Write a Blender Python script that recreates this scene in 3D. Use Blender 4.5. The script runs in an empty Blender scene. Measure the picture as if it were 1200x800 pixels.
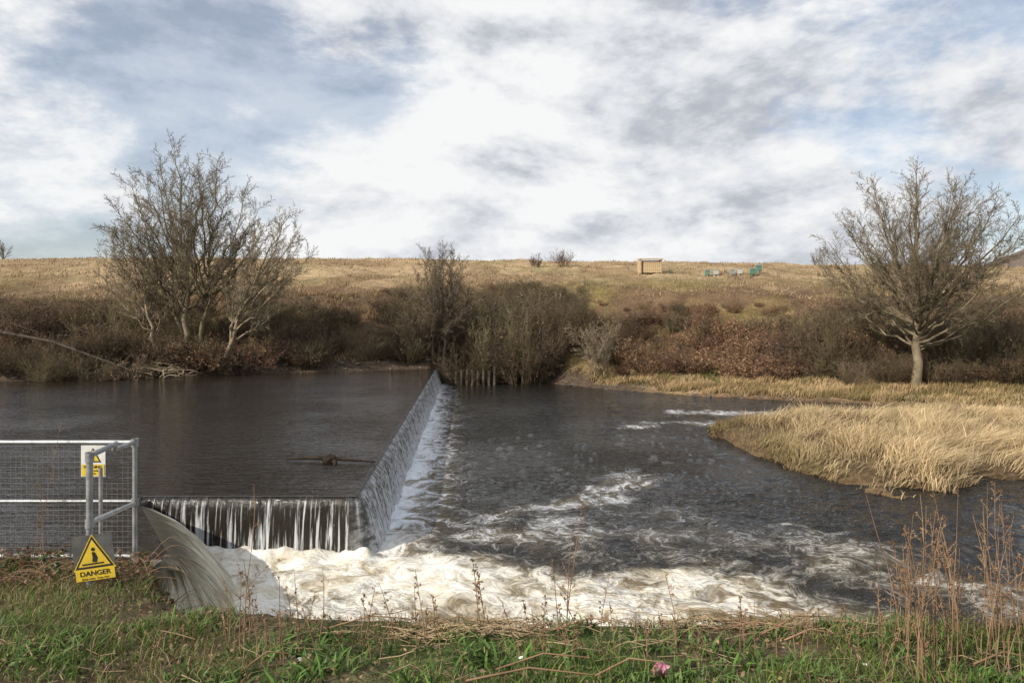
import bpy, math, random
import numpy as np
from mathutils import Vector
R=np.random.RandomState(7); random.seed(7)
scene=bpy.context.scene
scene.view_settings.view_transform='Standard'
try: scene.view_settings.look='None'
except: pass
scene.view_settings.exposure=0
C=scene.collection
# ---------- noise ----------
_T=np.random.RandomState(3).rand(256,256)
def vn(x,y,s=0):
    x=np.asarray(x,float)+s*17.3; y=np.asarray(y,float)+s*9.7
    xi=np.floor(x).astype(int); yi=np.floor(y).astype(int); fx=x-xi; fy=y-yi
    fx=fx*fx*(3-2*fx); fy=fy*fy*(3-2*fy)
    g=lambda a,b:_T[a%256,b%256]
    return (g(xi,yi)*(1-fx)+g(xi+1,yi)*fx)*(1-fy)+(g(xi,yi+1)*(1-fx)+g(xi+1,yi+1)*fx)*fy
def fbm(x,y,o=4,s=0):
    t=0;a=.5;n=0
    for i in range(o):
        c_,s_=math.cos(i*.9+.4),math.sin(i*.9+.4)
        t=t+a*vn((x*c_-y*s_)*2**i,(x*s_+y*c_)*2**i,s+i*3);n+=a;a*=.5
    return t/n
def ss(a,b,x):
    t=np.clip((np.asarray(x,float)-a)/(b-a),0,1);return t*t*(3-2*t)
# ---------- mesh helpers ----------
def mesh_np(name,V,F,mat=None,col=None,smooth=False,parent=None,attrs=None,loc=None,link=True,uv=None):
    V=np.asarray(V,np.float32);F=np.asarray(F,np.int32);k=F.shape[1]
    me=bpy.data.meshes.new(name)
    me.vertices.add(len(V));me.vertices.foreach_set('co',V.ravel())
    me.loops.add(F.size);me.loops.foreach_set('vertex_index',F.ravel())
    me.polygons.add(len(F));me.polygons.foreach_set('loop_start',np.arange(0,F.size,k,dtype=np.int32))
    me.polygons.foreach_set('loop_total',np.full(len(F),k,np.int32))
    me.update(calc_edges=True)
    if smooth: me.polygons.foreach_set('use_smooth',np.ones(len(F),bool))
    if col is not None:
        a=me.color_attributes.new('Col','FLOAT_COLOR','POINT')
        c=np.ones((len(V),4),np.float32);c[:,:3]=col;a.data.foreach_set('color',c.ravel())
    for n,v in (attrs or {}).items():
        a=me.attributes.new(n,'FLOAT','POINT');a.data.foreach_set('value',np.asarray(v,np.float32).ravel())
    if uv is not None:
        l=me.uv_layers.new(name='UVMap');l.data.foreach_set('uv',np.asarray(uv,np.float32)[F.ravel()].ravel())
    if mat: me.materials.append(mat)
    me.validate()
    if not link: return me
    return obj(name,me,parent,loc)
def obj(name,me,parent=None,loc=None):
    o=bpy.data.objects.new(name,me);C.objects.link(o)
    if parent:o.parent=parent
    if loc is not None:o.location=loc
    return o
def empty(name,loc=(0,0,0)):
    o=bpy.data.objects.new(name,None);o.empty_display_size=.2;C.objects.link(o);o.location=loc;return o
def tubes(polys,sides=4):
    groups={}
    for p,r in polys:
        s=sides if not callable(sides) else sides(max(r))
        groups.setdefault((len(p),s),[]).append((p,r))
    Vs=[];Fs=[];off=0
    for (n,s),g in groups.items():
        P=np.array([[tuple(q) for q in a[0]] for a in g],float);Rr=np.array([list(a[1]) for a in g],float)
        T=np.gradient(P,axis=1);T/=np.linalg.norm(T,axis=2,keepdims=True)+1e-9
        m=T.mean(1);ref=np.where(np.abs(m[:,2:3])>.8,np.array([[1,0.1,0]]),np.array([[0.05,.1,1]]))
        A=np.cross(T,ref[:,None,:]);A/=np.linalg.norm(A,axis=2,keepdims=True)+1e-9
        B=np.cross(T,A)
        th=np.arange(s)*2*np.pi/s
        V=P[:,:,None,:]+Rr[:,:,None,None]*(A[:,:,None,:]*np.cos(th)[None,None,:,None]+B[:,:,None,:]*np.sin(th)[None,None,:,None])
        Vs.append(V.reshape(-1,3))
        b=np.arange(len(g))[:,None,None]*n*s;i=np.arange(n-1)[None,:,None]*s;j=np.arange(s)[None,None,:];j2=(j+1)%s
        f=np.stack([b+i+j,b+i+j2,b+i+s+j2,b+i+s+j],-1).reshape(-1,4)+off
        Fs.append(f);off+=len(g)*n*s
    return np.concatenate(Vs),np.concatenate(Fs)
def tube_obj(name,polys,mat,sides=6,parent=None,smooth=True):
    V,F=tubes(polys,sides);return mesh_np(name,V,F,mat,parent=parent,smooth=smooth)
def box(name,c,size,mat,parent=None,bev=.0,rot=(0,0,0)):
    import bmesh
    bm=bmesh.new();bmesh.ops.create_cube(bm,size=1)
    for v in bm.verts: v.co=Vector((v.co.x*size[0],v.co.y*size[1],v.co.z*size[2]))
    if bev>0: bmesh.ops.bevel(bm,geom=bm.edges[:],offset=bev,segments=2,affect='EDGES')
    me=bpy.data.meshes.new(name);bm.to_mesh(me);bm.free();me.materials.append(mat)
    o=obj(name,me,parent,c);o.rotation_euler=rot;return o
def blades(name,base,h,lean,w,col,mat,parent=None,tipcol=1.25,segs=2):
    n=len(base);az=R.rand(n)*2*np.pi
    sx=np.stack([np.cos(az),np.sin(az),0*az],1)*w[:,None]*.5
    up=np.array([0,0,1.])[None]
    L=np.concatenate([lean,np.zeros((n,1))],1)
    mid=base+up*h[:,None]*.55+L*.35*h[:,None]
    tip=base+up*h[:,None]*(1-.25*np.minimum(1,np.linalg.norm(lean,axis=1)))[:,None]+L*h[:,None]
    V=np.stack([base-sx,base+sx,mid-sx*.75,mid+sx*.75,tip-sx*.08,tip+sx*.08],1).reshape(-1,3)
    i=np.arange(n)[:,None]*6
    F=np.concatenate([i+np.array([[0,1,3,2]]),i+np.array([[2,3,5,4]])])
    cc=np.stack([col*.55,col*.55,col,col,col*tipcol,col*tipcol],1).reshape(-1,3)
    return mesh_np(name,V,F,mat,col=cc,parent=parent)
# ---------- materials ----------
class M:
    def __init__(s,name,rough=.8,spec=.3):
        s.m=bpy.data.materials.new(name);s.m.use_nodes=True;s.nt=s.m.node_tree
        s.b=s.nt.nodes['Principled BSDF'];s.b.inputs['Roughness'].default_value=rough
        s.b.inputs['Specular IOR Level'].default_value=spec
    def n(s,t,**k): return node(s.nt,t,**k)
    def l(s,a,b): s.nt.links.new(a,b)
def node(nt,t,**k):
    n=nt.nodes.new(t)
    for a,v in k.items():
        if a.startswith('i_'):
            key=a[2:]; key=int(key) if key.isdigit() else key.replace('_',' ')
            if isinstance(v,bpy.types.NodeSocket): nt.links.new(v,n.inputs[key])
            else: n.inputs[key].default_value=v
        else: setattr(n,a,v)
    return n
def math_(nt,op,a,b=None,c=None,clamp=False):
    n=nt.nodes.new('ShaderNodeMath');n.operation=op;n.use_clamp=clamp
    for i,v in enumerate((a,b,c)):
        if v is None: continue
        if isinstance(v,bpy.types.NodeSocket): nt.links.new(v,n.inputs[i])
        else:n.inputs[i].default_value=v
    return n.outputs[0]
def mixc(nt,f,a,b,mode='MIX'):
    n=nt.nodes.new('ShaderNodeMix');n.data_type='RGBA';n.blend_type=mode
    for i,v in ((0,f),(6,a),(7,b)):
        if isinstance(v,bpy.types.NodeSocket): nt.links.new(v,n.inputs[i])
        else: n.inputs[i].default_value=(v if i==0 else (*v,1)) if not isinstance(v,float) else v
    return n.outputs[2]
def smr(nt,v,a,b,c=0.,d=1.):
    n=node(nt,'ShaderNodeMapRange',interpolation_type='SMOOTHSTEP',i_0=v,i_1=a,i_2=b,i_3=c,i_4=d);return n.outputs[0]
def noise(nt,vec,scale,detail=4,rough=.55,dist=0.):
    return node(nt,'ShaderNodeTexNoise',i_Vector=vec,i_Scale=scale,i_Detail=float(detail),i_Roughness=rough,i_Distortion=dist).outputs[0]
def simple(name,c1,c2,scale=3,rough=.8,bump=.0,spec=.3,metal=0,objrand=0.,bscale=None,det=2):
    m=M(name,rough,spec);nt=m.nt
    tc=m.n('ShaderNodeTexCoord').outputs['Object']
    nz=noise(nt,tc,scale,det)
    col=mixc(nt,smr(nt,nz,.3,.7),c1,c2)
    if objrand>0:
        oi=m.n('ShaderNodeObjectInfo').outputs['Random']
        f=smr(nt,oi,0.,1.,1-objrand,1+objrand)
        hs=node(nt,'ShaderNodeHueSaturation',i_Color=col,i_Value=f,i_Hue=math_(nt,'MULTIPLY_ADD',oi,.03,.485));col=hs.outputs[0]
    m.l(col,m.b.inputs['Base Color']);m.b.inputs['Metallic'].default_value=metal
    if bump>0:
        bn=noise(nt,tc,bscale or scale*4,6)
        m.l(node(nt,'ShaderNodeBump',i_Height=bn,i_Strength=bump,i_Distance=.05).outputs[0],m.b.inputs['Normal'])
    return m.m
def colmat(name,rough=.7,spec=.25,trans=.0):
    m=M(name,rough,spec);nt=m.nt
    col=node(nt,'ShaderNodeVertexColor',layer_name='Col').outputs[0]
    m.l(col,m.b.inputs['Base Color'])
    if trans>0:
        t=node(nt,'ShaderNodeBsdfTranslucent',i_Color=col)
        mx=node(nt,'ShaderNodeMixShader',i_0=trans,i_1=m.b.outputs[0],i_2=t.outputs[0])
        m.l(mx.outputs[0],nt.nodes['Material Output'].inputs[0])
    return m.m
# ---------- survey helper ----------
H0=370.;CZ=4.
def W(px,py,d): return ((px-600)/800*d,d,CZ-(py-H0)/800*d)
def at(px,d): return (px-600)/800*d
ZU=0.;ZD=-1.28
# ---------- terrain ----------
XF=[-300,-60,-31,-22.8,-14,-6.4,-5.0,2.7,6.1,12.7,20.7,28.3,60,300]
YF=[30,38,41.5,45.5,48.5,51.6,54.8,54,49.5,44.2,41.2,38,33,30]
def yF(x): return np.interp(x,XF,YF)+ (fbm(x*.35,x*0+2,3)-.5)*1.8
def yE(x): return np.interp(x,[-3.6,-3.44,-2.64,-2.24,-1.6,0,9],[6.55,6.4,5.0,4.6,4.3,4.15,4.1])+.3*(fbm(x*1.3,x*0,3,5)-.5)
def g(y): return 2.35-.2*np.maximum(y-3,0)
IX=[8.6,8.8,9.2,9.5,10.4,11.8,14,16,25,40,300];IL=[29.8,28,25.5,23.7,20.8,20.4,20.8,21.6,24,26,26];IU=[29.8,30.5,31.5,32.2,32.7,33.2,33.6,33.8,34,33,30]
def isl(x,y): 
    e=(fbm(x*.9,y*.9,4,8)-.5)*3.4
    a=np.minimum(y-np.interp(x,IX,IL)+e,np.interp(x,IX,IU)-y+e*.4)
    return np.where(x>8.3,a,-3)
def hz(x,y,detail=True):
    x=np.asarray(x,float);y=np.asarray(y,float)
    s=y-yF(x);Rr=ss(4,9,x)
    wl=np.where(x<-5.4,ZU,ZD)
    lf=np.interp(s,[-6,-1,0,1,4,14,60],[-2.6,-.45,.02,.5,1.2,5.7,30])
    lf=np.where(s<4,lf+(wl*(1-ss(0,4,s))),lf)
    lf=np.where(s<-6,-3.,lf)
    rf=np.interp(s,[-6,-1,0,1,8,12,24,60],[-2.6,-1.7,-1.25,-1.05,-.6,.3,6.0,25])
    far=lf*(1-Rr)+rf*Rr
    crest=np.interp(x,[-120,-60,0,40,120],[14.2,14.8,14.3,13.6,12.4])
    field=np.where(y<66,6.1-(66-y)*.12,6.1+(crest-6.1)*np.sin(np.clip((y-66)/70,0,1)*np.pi/2*.96))
    field=np.where(y>136,crest-(y-136)*.05,field);field=np.maximum(field,-4)
    hill=112*np.exp(-(((x-690)/240)**2+((y-720)/160)**2))
    far=np.minimum(far,field+ (fbm(x*.12,y*.12,3,2)-.5)*1.0)
    far=np.maximum(far,np.where(y>300,hill-4+(fbm(x*.03,y*.03,3,2)-.5)*8,-9))
    ye=yE(x)
    near=np.where(y<ye,g(y),g(ye)-(y-ye)*1.15)
    near=np.maximum(near,-2.6)+np.where(y<ye,(fbm(x*1.6,y*1.6,3,4)-.5)*.14,0)
    i=isl(x,y);il=-2.6+ (1.32+.25)*ss(-1.5,.6,i)+.2*ss(.3,3,i)
    z=np.maximum(np.maximum(near,far),il)
    if detail: z=z+np.where((s>0.5)&(y<200),(fbm(x*.8,y*.8,3,6)-.5)*.5,0)
    return z
def axis(parts):
    o=[]
    for a,b,st in parts:o.append(np.arange(a,b,st))
    return np.concatenate(o)
xs=axis([(-1500,-200,130),(-200,-60,7),(-60,-8,.6),(-8,8,.15),(8,60,.6),(60,200,7),(200,900,20),(900,1600,100)])
ys=axis([(-60,0,5),(0,9,.12),(9,80,.45),(80,140,1.6),(140,400,12),(400,1000,20),(1000,2600,200)])
X,Y=np.meshgrid(xs,ys,indexing='ij');Z=hz(X,Y)
V=np.stack([X,Y,Z],-1).reshape(-1,3);nx,ny=X.shape
def gridF(nx,ny):
    i=np.arange(nx-1)[:,None]*ny;j=np.arange(ny-1)[None]
    a=i+j;return np.stack([a,a+ny,a+ny+1,a+1],-1).reshape(-1,4)
S=Y-yF(X);n1=fbm(X*.15,Y*.15,4,11)[...,None];n2=fbm(X*.5,Y*.25,4,12)[...,None]
straw=np.array([.385,.28,.165]);strawg=np.array([.25,.22,.11]);brk=np.array([.13,.085,.05]);mud=np.array([.085,.062,.045]);dirt=np.array([.11,.08,.05]);grn=np.array([.06,.085,.025])
fieldc=straw+(strawg-straw)*ss(.5,.68,n1)*.6
fieldc=fieldc+(np.array([.20,.13,.07])-fieldc)*ss(.5,.62,fbm(X*.25,Y*.10,4,77))[...,None]*.55
bankc=brk*(.6+.8*n2)+np.array([.05,.05,.01])*ss(.5,.7,n1)
fs=(ss(0,3,Z-(5.9+ (n1[...,0]-.5)*3)))[...,None]
c=bankc*(1-fs)+fieldc*fs
fl=(ss(.2,1.,S)*(1-ss(7,11,S))*ss(5,9,X))[...,None];c=c*(1-fl)+straw*.9*fl
mm=((1-ss(1.0,2.6,S))*ss(-6,-1,S)*(1-ss(8,10,X)))[...,None]*np.ones(3);c=c*(1-mm)+mud*mm
nr=((Y<12)*1.)[...,None];c=c*(1-nr)+(dirt+(grn-dirt)*ss(.4,.6,n2))*nr
im=((Y>12)&(S<-3))[...,None]*1.;c=c*(1-im)+np.array([.13,.09,.05])*im
fr=(ss(300,420,Y))[...,None];c=c*(1-fr)+np.array([.15,.12,.10])*fr
mt=M('ground_mat',.95,.1);nt=mt.nt;tc=mt.n('ShaderNodeTexCoord').outputs['Object']
vc=node(nt,'ShaderNodeVertexColor',layer_name='Col').outputs[0]
f1=smr(nt,noise(nt,tc,6.,4,.75),.3,.7,.5,1.45)
f2=smr(nt,noise(nt,tc,.6,3,.6),.3,.7,.75,1.2)
hs=node(nt,'ShaderNodeHueSaturation',i_Color=vc,i_Value=math_(nt,'MULTIPLY',f1,f2))
mt.l(hs.outputs[0],mt.b.inputs['Base Color'])
mt.l(node(nt,'ShaderNodeBump',i_Height=noise(nt,tc,9.,3,.7),i_Strength=.8,i_Distance=.08).outputs[0],mt.b.inputs['Normal'])
mesh_np('ground_terrain',V,gridF(nx,ny),mt.m,col=c.reshape(-1,3),smooth=True)
# ---------- water ----------
def water_mat(name,foam=False,base=(.020,.015,.010)):
    m=M(name,.05,.5);m.b.inputs['IOR'].default_value=1.33;m.b.inputs['Specular IOR Level'].default_value=.36;nt=m.nt
    geo=m.n('ShaderNodeNewGeometry').outputs['Position']
    mp=node(nt,'ShaderNodeMapping',i_Vector=geo,i_Scale=(.8,1.5,1.) if foam else (.6,1.9,1.)).outputs[0]
    a=noise(nt,mp,2.4,3,.6,.6);b=noise(nt,mp,8.,2,.6,.4)
    h=math_(nt,'ADD',a,math_(nt,'MULTIPLY',b,.35))
    patch=smr(nt,noise(nt,geo,.22,2),.35,.65,.35,1.) 
    bp=node(nt,'ShaderNodeBump',i_Height=h,i_Strength=math_(nt,'MULTIPLY',patch,1.),i_Distance=.19 if foam else .13)
    m.l(bp.outputs[0],m.b.inputs['Normal'])
    m.b.inputs['Base Color'].default_value=(*base,1)
    if foam:
        at_=node(nt,'ShaderNodeAttribute',attribute_name='foam').outputs['Fac']
        w=node(nt,'ShaderNodeTexNoise',i_Vector=geo,i_Scale=.8,i_Detail=2.)
        wv=node(nt,'ShaderNodeVectorMath',operation='MULTIPLY_ADD',i_0=w.outputs['Color'],i_1=(2.0,2.0,0),i_2=geo).outputs[0]
        n1=noise(nt,wv,.9,6,.62,.7);n2=noise(nt,wv,2.8,6,.68,.5);n3=noise(nt,wv,14.,3,.7)
        r1=math_(nt,'ABSOLUTE',math_(nt,'SUBTRACT',n1,.5));r2=math_(nt,'ABSOLUTE',math_(nt,'SUBTRACT',n2,.5))
        rr=math_(nt,'ADD',math_(nt,'MULTIPLY',r1,3.8),math_(nt,'MULTIPLY',r2,2.6))
        rr=math_(nt,'ADD',rr,math_(nt,'MULTIPLY',n3,.7))
        v=math_(nt,'SUBTRACT',math_(nt,'MULTIPLY',at_,1.5),rr)
        f=math_(nt,'MULTIPLY',smr(nt,v,-.30,.6),smr(nt,at_,.02,.2))
        fcol=mixc(nt,smr(nt,n2,.34,.6),(.60,.54,.42),(.88,.87,.82))
        fcol=mixc(nt,smr(nt,n1,.38,.56,.65,.0),fcol,(.45,.385,.26))
        fcol=mixc(nt,smr(nt,n3,.35,.6,.25,.0),fcol,(.42,.37,.27))
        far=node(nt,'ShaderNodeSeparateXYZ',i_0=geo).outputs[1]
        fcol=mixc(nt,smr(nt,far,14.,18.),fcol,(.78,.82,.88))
        brown=mixc(nt,smr(nt,at_,.15,.8),base,(.19,.145,.08))
        m.l(mixc(nt,f,brown,fcol),m.b.inputs['Base Color'])
        m.l(smr(nt,f,0.,1.,.06,.7),m.b.inputs['Roughness'])
    return m.m
xw=lambda y:-3.44-(y-15.1)*(2.22/33.9)
bd=[(-250,7),(-5.75,7),(-5.75,11.2),(-5.85,11.55),(-7.85,14.4),(-8.2,15.1),(-3.44,15.1),(xw(56),56),(-250,56)]
me=bpy.data.meshes.new('river_water_upstream');me.from_pydata([(a,b,ZU) for a,b in bd],[],[list(range(len(bd)))]);me.materials.append(water_mat('river_upstream_mat'))
obj('river_water_upstream',me)
wxs=axis([(-12,12,.08),(12,40,.3),(40,300,8)]);wys=axis([(4,9,.5),(9,22,.08),(22,40,.2),(40,62,.5)])
X,Y=np.meshgrid(wxs,wys,indexing='ij')
def seg(x,y,pts,w):
    d=np.full(x.shape,1e9)
    for (a,b),(c2,d2) in zip(pts[:-1],pts[1:]):
        vx,vy=c2-a,d2-b;t=np.clip(((x-a)*vx+(y-b)*vy)/(vx*vx+vy*vy),0,1)
        d=np.minimum(d,np.hypot(x-a-t*vx,y-b-t*vy))
    return np.exp(-(d/w)**2)
def foamA(x,y):
    e=(fbm(x*.5,y*.5,4,21)-.5);x2=x+e*3.;y2=y+(fbm(x*.6,y*.6,4,31)-.5)*3.
    brk_=.45+1.1*fbm(x*1.1,y*1.1,4,91)
    yb=np.interp(x,[-4.5,-1,2,4,6,8],[16.2,16,16,15.8,14.8,13.6])
    a=ss(0,2.8,yb-y2)*ss(0,4.5,8.8-x2)*.60
    a=np.maximum(a,np.exp(-(((x2+2.2)/3.4)**2+((y2-13.2)/1.6)**2))*.92)
    a=np.maximum(a,np.exp(-(((x2-1.6)/2.8)**2+((y2-12.)/1.1)**2))*.76)
    a=np.maximum(a,np.exp(-(((x2-3.6)/2.4)**2+((y2-13.4)/1.3)**2))*.72)
    db=x-xw(y)-.3
    a=np.maximum(a,np.where(y>14.8,np.exp(-np.maximum(db,0)/(1.35))*1.0*(1-.3*ss(20,50,y)),0))
    a=np.maximum(a,np.where((y<15.4)&(x<-2.6),.6+.5*np.exp(-np.abs(y-14.85)/.5),0))
    a=np.maximum(a,np.exp(-(((x+4.9)/1.1)**2+((y-12.3)/1.9)**2))*1.2)
    a=np.maximum(a,seg(x2,y2,[(-1.5,16.2),(0,17.6),(2.2,19.4),(3.6,21),(4.6,23)],1.0)*.38*brk_)
    a=np.maximum(a,seg(x2,y2,[(3.5,20.6),(2.2,20.2)],.5)*.42*brk_)
    a=np.maximum(a,seg(x2,y2,[(5,32.5),(9.5,33.5)],.9)*.40*brk_)
    a=np.maximum(a,seg(x2,y2,[(6.6,17.3),(8,16.5)],.5)*.40*brk_)
    a=np.maximum(a,seg(x2,y2,[(10,37),(16,36.5),(24,36)],1.3)*.46*brk_)
    a=np.maximum(a,seg(x2,y2,[(-1,16.8),(4,16.6),(7,15),(10,12)],2.4)*.33*brk_)
    return np.clip(a,0,1.2)
A=foamA(X,Y)
dim=1-.6*ss(20,40,Y)
ru=(1-np.abs(fbm(X*1.5,Y*2.3,3,41)*2-1));ru2=(1-np.abs(fbm(X*3.2,Y*4.6,2,47)*2-1))
Zw=ZD+ (fbm(X*1.3,Y*1.6,4,41)-.5)*.12*dim+((ru-.6)*.09+(ru2-.6)*.035)*dim*(.5+1.0*fbm(X*.3,Y*.3,2,43))+A*((fbm(X*1.1,Y*1.1,5,51)-.5)*.30+(fbm(X*4,Y*4,2,52)-.5)*.07)+A*.03
Zw+=np.exp(-((Y-14.9)/.25)**2)*((X<-3.1)&(X>-8.4))*(.06+.2*fbm(X*3,Y*3,3,60))
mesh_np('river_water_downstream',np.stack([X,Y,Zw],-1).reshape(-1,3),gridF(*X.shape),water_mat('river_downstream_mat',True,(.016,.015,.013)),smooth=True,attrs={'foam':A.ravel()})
# ---------- weir ----------
stone=simple('wet_stone',(.03,.027,.022),(.10,.09,.07),3,.35,.6,.5)
conc=simple('weathered_concrete',(.08,.072,.055),(.20,.18,.14),2.5,.85,.5,det=6)
weir=empty('weir')
path=[np.array(p) for p in [(-8.25,15.1),(-3.44,15.1),(xw(53.5),53.5)]]
pts=[]
L1=4.81;L2=np.linalg.norm(path[2]-path[1])
for t in np.arange(0,L1-.2,.035): pts.append((path[0]+(path[1]-path[0])*t/L1,np.array([0,-1.]),t,0))
dd=(path[2]-path[1])/L2;nn=np.array([dd[1],-dd[0]])
for a in np.linspace(0,1,9):
    nrm=np.array([0,-1.])*(1-a)+nn*a;nrm/=np.linalg.norm(nrm);c0=path[1]+np.array([-.2,.2]);rad=.2
    pts.append((c0+nrm*rad,nrm,L1-.2+.3*a,a))
for t in np.concatenate([np.arange(.25,12,.05),np.arange(12,L2,.15)]): pts.append((path[1]+dd*t,nn,L1+t,1))
def curtain(name,off0,prof_n,prof_r,mat,fold,parent):
    V=[];UV=[];De=[];k=len(prof_n)
    for p,n,u,a in pts:
        for j in range(k):
            o=prof_n[j][0]*(1-a)+prof_r[j][0]*a;z=prof_n[j][1]
            f=fold*min(1,j/3)*((vn(u*5+.0,z*.6,70)-.5)*2+(vn(u*14,z*1.2,72)-.5)*1.2)
            q=p+n*(o+off0+f);V.append((q[0],q[1],z));UV.append((u,z));De.append(a)
    return mesh_np(name,V,gridF(len(pts),k),mat,smooth=True,parent=parent,attrs={'side':De},uv=UV)
zz=[(-.10,.004),(-.04,.0035),(0,-.010),(.05,-.05),(.09,-.12),(.12,-.25),(.14,-.45),(.16,-.7),(.18,-1.0),(.2,-1.5)]
rr=[(-.10,0),(-.04,0),(0,0),(.06,0),(.13,0),(.19,0),(.26,0),(.33,0),(.42,0),(.55,0)]
cm=M('falling_water_mat',.12,.45);nt=cm.nt
uv=cm.n('ShaderNodeUVMap').outputs[0];sd=node(nt,'ShaderNodeAttribute',attribute_name='side').outputs['Fac']
m1=node(nt,'ShaderNodeMapping',i_Vector=uv,i_Scale=(15.,.7,1.)).outputs[0]
m2=node(nt,'ShaderNodeMapping',i_Vector=uv,i_Scale=(5.,3.5,1.)).outputs[0]
s1=noise(nt,m1,1.,4,.6,.3);s2=noise(nt,m2,1.6,5,.7,.2);s0=noise(nt,node(nt,'ShaderNodeMapping',i_Vector=uv,i_Scale=(1.3,.2,1.)).outputs[0],1.,2)
zc=node(nt,'ShaderNodeSeparateXYZ',i_0=uv).outputs[1]
down=smr(nt,zc,-.02,-1.2,0.,1.)
sN=math_(nt,'MULTIPLY',smr(nt,math_(nt,'ADD',math_(nt,'MULTIPLY_ADD',down,.05,s1),math_(nt,'MULTIPLY_ADD',s0,.16,-.10)),.50,.66,0.,.75),smr(nt,zc,-.03,-.14,.1,1.))
sR=math_(nt,'MULTIPLY',smr(nt,math_(nt,'ADD',math_(nt,'MULTIPLY',s1,.45),math_(nt,'MULTIPLY_ADD',down,.06,math_(nt,'MULTIPLY',s2,.55))),.44,.62,.08,.8),smr(nt,zc,-.005,-.06))
fm=node(nt,'ShaderNodeMix',i_0=sd,i_2=sN,i_3=sR);fm=fm.outputs[0]
cm.l(mixc(nt,fm,(.022,.018,.013),(.74,.76,.78)),cm.b.inputs['Base Color'])
cm.l(smr(nt,fm,0.,.6,.12,.4),cm.b.inputs['Roughness'])
cm.l(node(nt,'ShaderNodeBump',i_Height=math_(nt,'ADD',s1,s2),i_Strength=.7,i_Distance=.05).outputs[0],cm.b.inputs['Normal'])
curtain('falling_water',0,zz,rr,cm.m,.025,weir)
curtain('stone_wall',-.14,[(a,b-.03) for a,b in zz],rr,stone,0,weir)
ST=[0,.55,.7,.85,1.]
TX=[-7.85,-5.9,-5.72,-5.68,-5.75];TY=[14.4,11.7,11.45,11.25,11.05]
BX=[-5.75,-4.65,-4.45,-4.75,-5.45];BY=[13.9,11.8,11.2,10.7,10.35]
ns,ntt=190,70;V=[];UV=[]
for i in range(ns):
    s=i/(ns-1);a=np.array([np.interp(s,ST,TX),np.interp(s,ST,TY)]);b=np.array([np.interp(s,ST,BX),np.interp(s,ST,BY)])
    for j in range(ntt):
        t=j/(ntt-1)*1.14-.06;tp=max(t,0)
        w=(float(vn(s*11,t*1.3,80))-.5)*.20*tp+(float(vn(s*34,t*2,81))-.5)*.12*tp+(float(vn(s*75,t*6,82))-.5)*.08*tp
        q=a+(b-a)*(t+(float(vn(s*20,3,84))-.5)*.14*tp); z=-.01-1.27*tp**1.9+w
        V.append((q[0]+w*.5,q[1],z));UV.append((s*5.5,t*2))
sp=M('spill_water_mat',.35,.25);nt=sp.nt;uv=sp.n('ShaderNodeUVMap').outputs[0]
mp=node(nt,'ShaderNodeMapping',i_Vector=uv,i_Scale=(9.,.9,1.)).outputs[0]
s1=noise(nt,mp,1.,5,.7,.5);sx=node(nt,'ShaderNodeSeparateXYZ',i_0=uv)
tt=smr(nt,sx.outputs[1],.2,1.6);f=math_(nt,'MULTIPLY',smr(nt,math_(nt,'MULTIPLY_ADD',tt,.20,s1),.46,.78,0.,.8),smr(nt,sx.outputs[1],.2,1.))
edge=smr(nt,sx.outputs[0],.35,.0)
f=math_(nt,'MAXIMUM',f,math_(nt,'MULTIPLY',edge,smr(nt,sx.outputs[1],.1,.6,0.,.8)))
sp.l(mixc(nt,f,mixc(nt,tt,(.05,.042,.022),(.25,.21,.11)),(.70,.66,.54)),sp.b.inputs['Base Color'])
sp.l(node(nt,'ShaderNodeBump',i_Height=s1,i_Strength=1.,i_Distance=.08).outputs[0],sp.b.inputs['Normal'])
mesh_np('spilling_water',V,gridF(ns,ntt),sp.m,smooth=True,parent=weir,uv=UV)
def prism(name,poly,z0,z1,mat,parent=None):
    import bmesh
    bm=bmesh.new();a=[bm.verts.new((x,y,z1)) for x,y in poly];f=bm.faces.new(a)
    r=bmesh.ops.extrude_face_region(bm,geom=[f]);
    for v in r['geom']:
        if isinstance(v,bmesh.types.BMVert): v.co.z=z0
    bmesh.ops.recalc_face_normals(bm,faces=bm.faces[:])
    es=[e for e in bm.edges if all(abs(v.co.z-z1)<1e-5 for v in e.verts)]
    bmesh.ops.bevel(bm,geom=es,offset=.03,segments=2,affect='EDGES')
    me=bpy.data.meshes.new(name);bm.to_mesh(me);bm.free();me.materials.append(mat);return obj(name,me,parent)
prism('side_sill',[(-8.3,15.02),(-8.05,14.3),(-6.15,11.5),(-6.05,10.9),(-5.82,10.9),(-5.88,11.5),(-7.9,14.42),(-7.98,15.02)],-3,-.04,stone,weir)
prism('concrete_wing_wall',[(-6.1,10.85),(-6.1,6.4),(-5.5,6.4),(-5.5,10.85)],-3,.14,conc)
prism('far_abutment_wall',[(-6.3,53.3),(-5.1,53.3),(-5.0,56),(-6.3,56)],-3,.35,conc)
wood=simple('old_timber',(.05,.04,.03),(.14,.11,.08),6,.85,.4)
pl=[]
for i in range(9):
    x=-4.7+i*.42;pl.append(([(x,52.0+.1*random.random(),-2),(x+.03,52.1,-.25+random.random()*.4)],[.13,.11]))
tube_obj('timber_piles',pl,wood,8)
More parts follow.
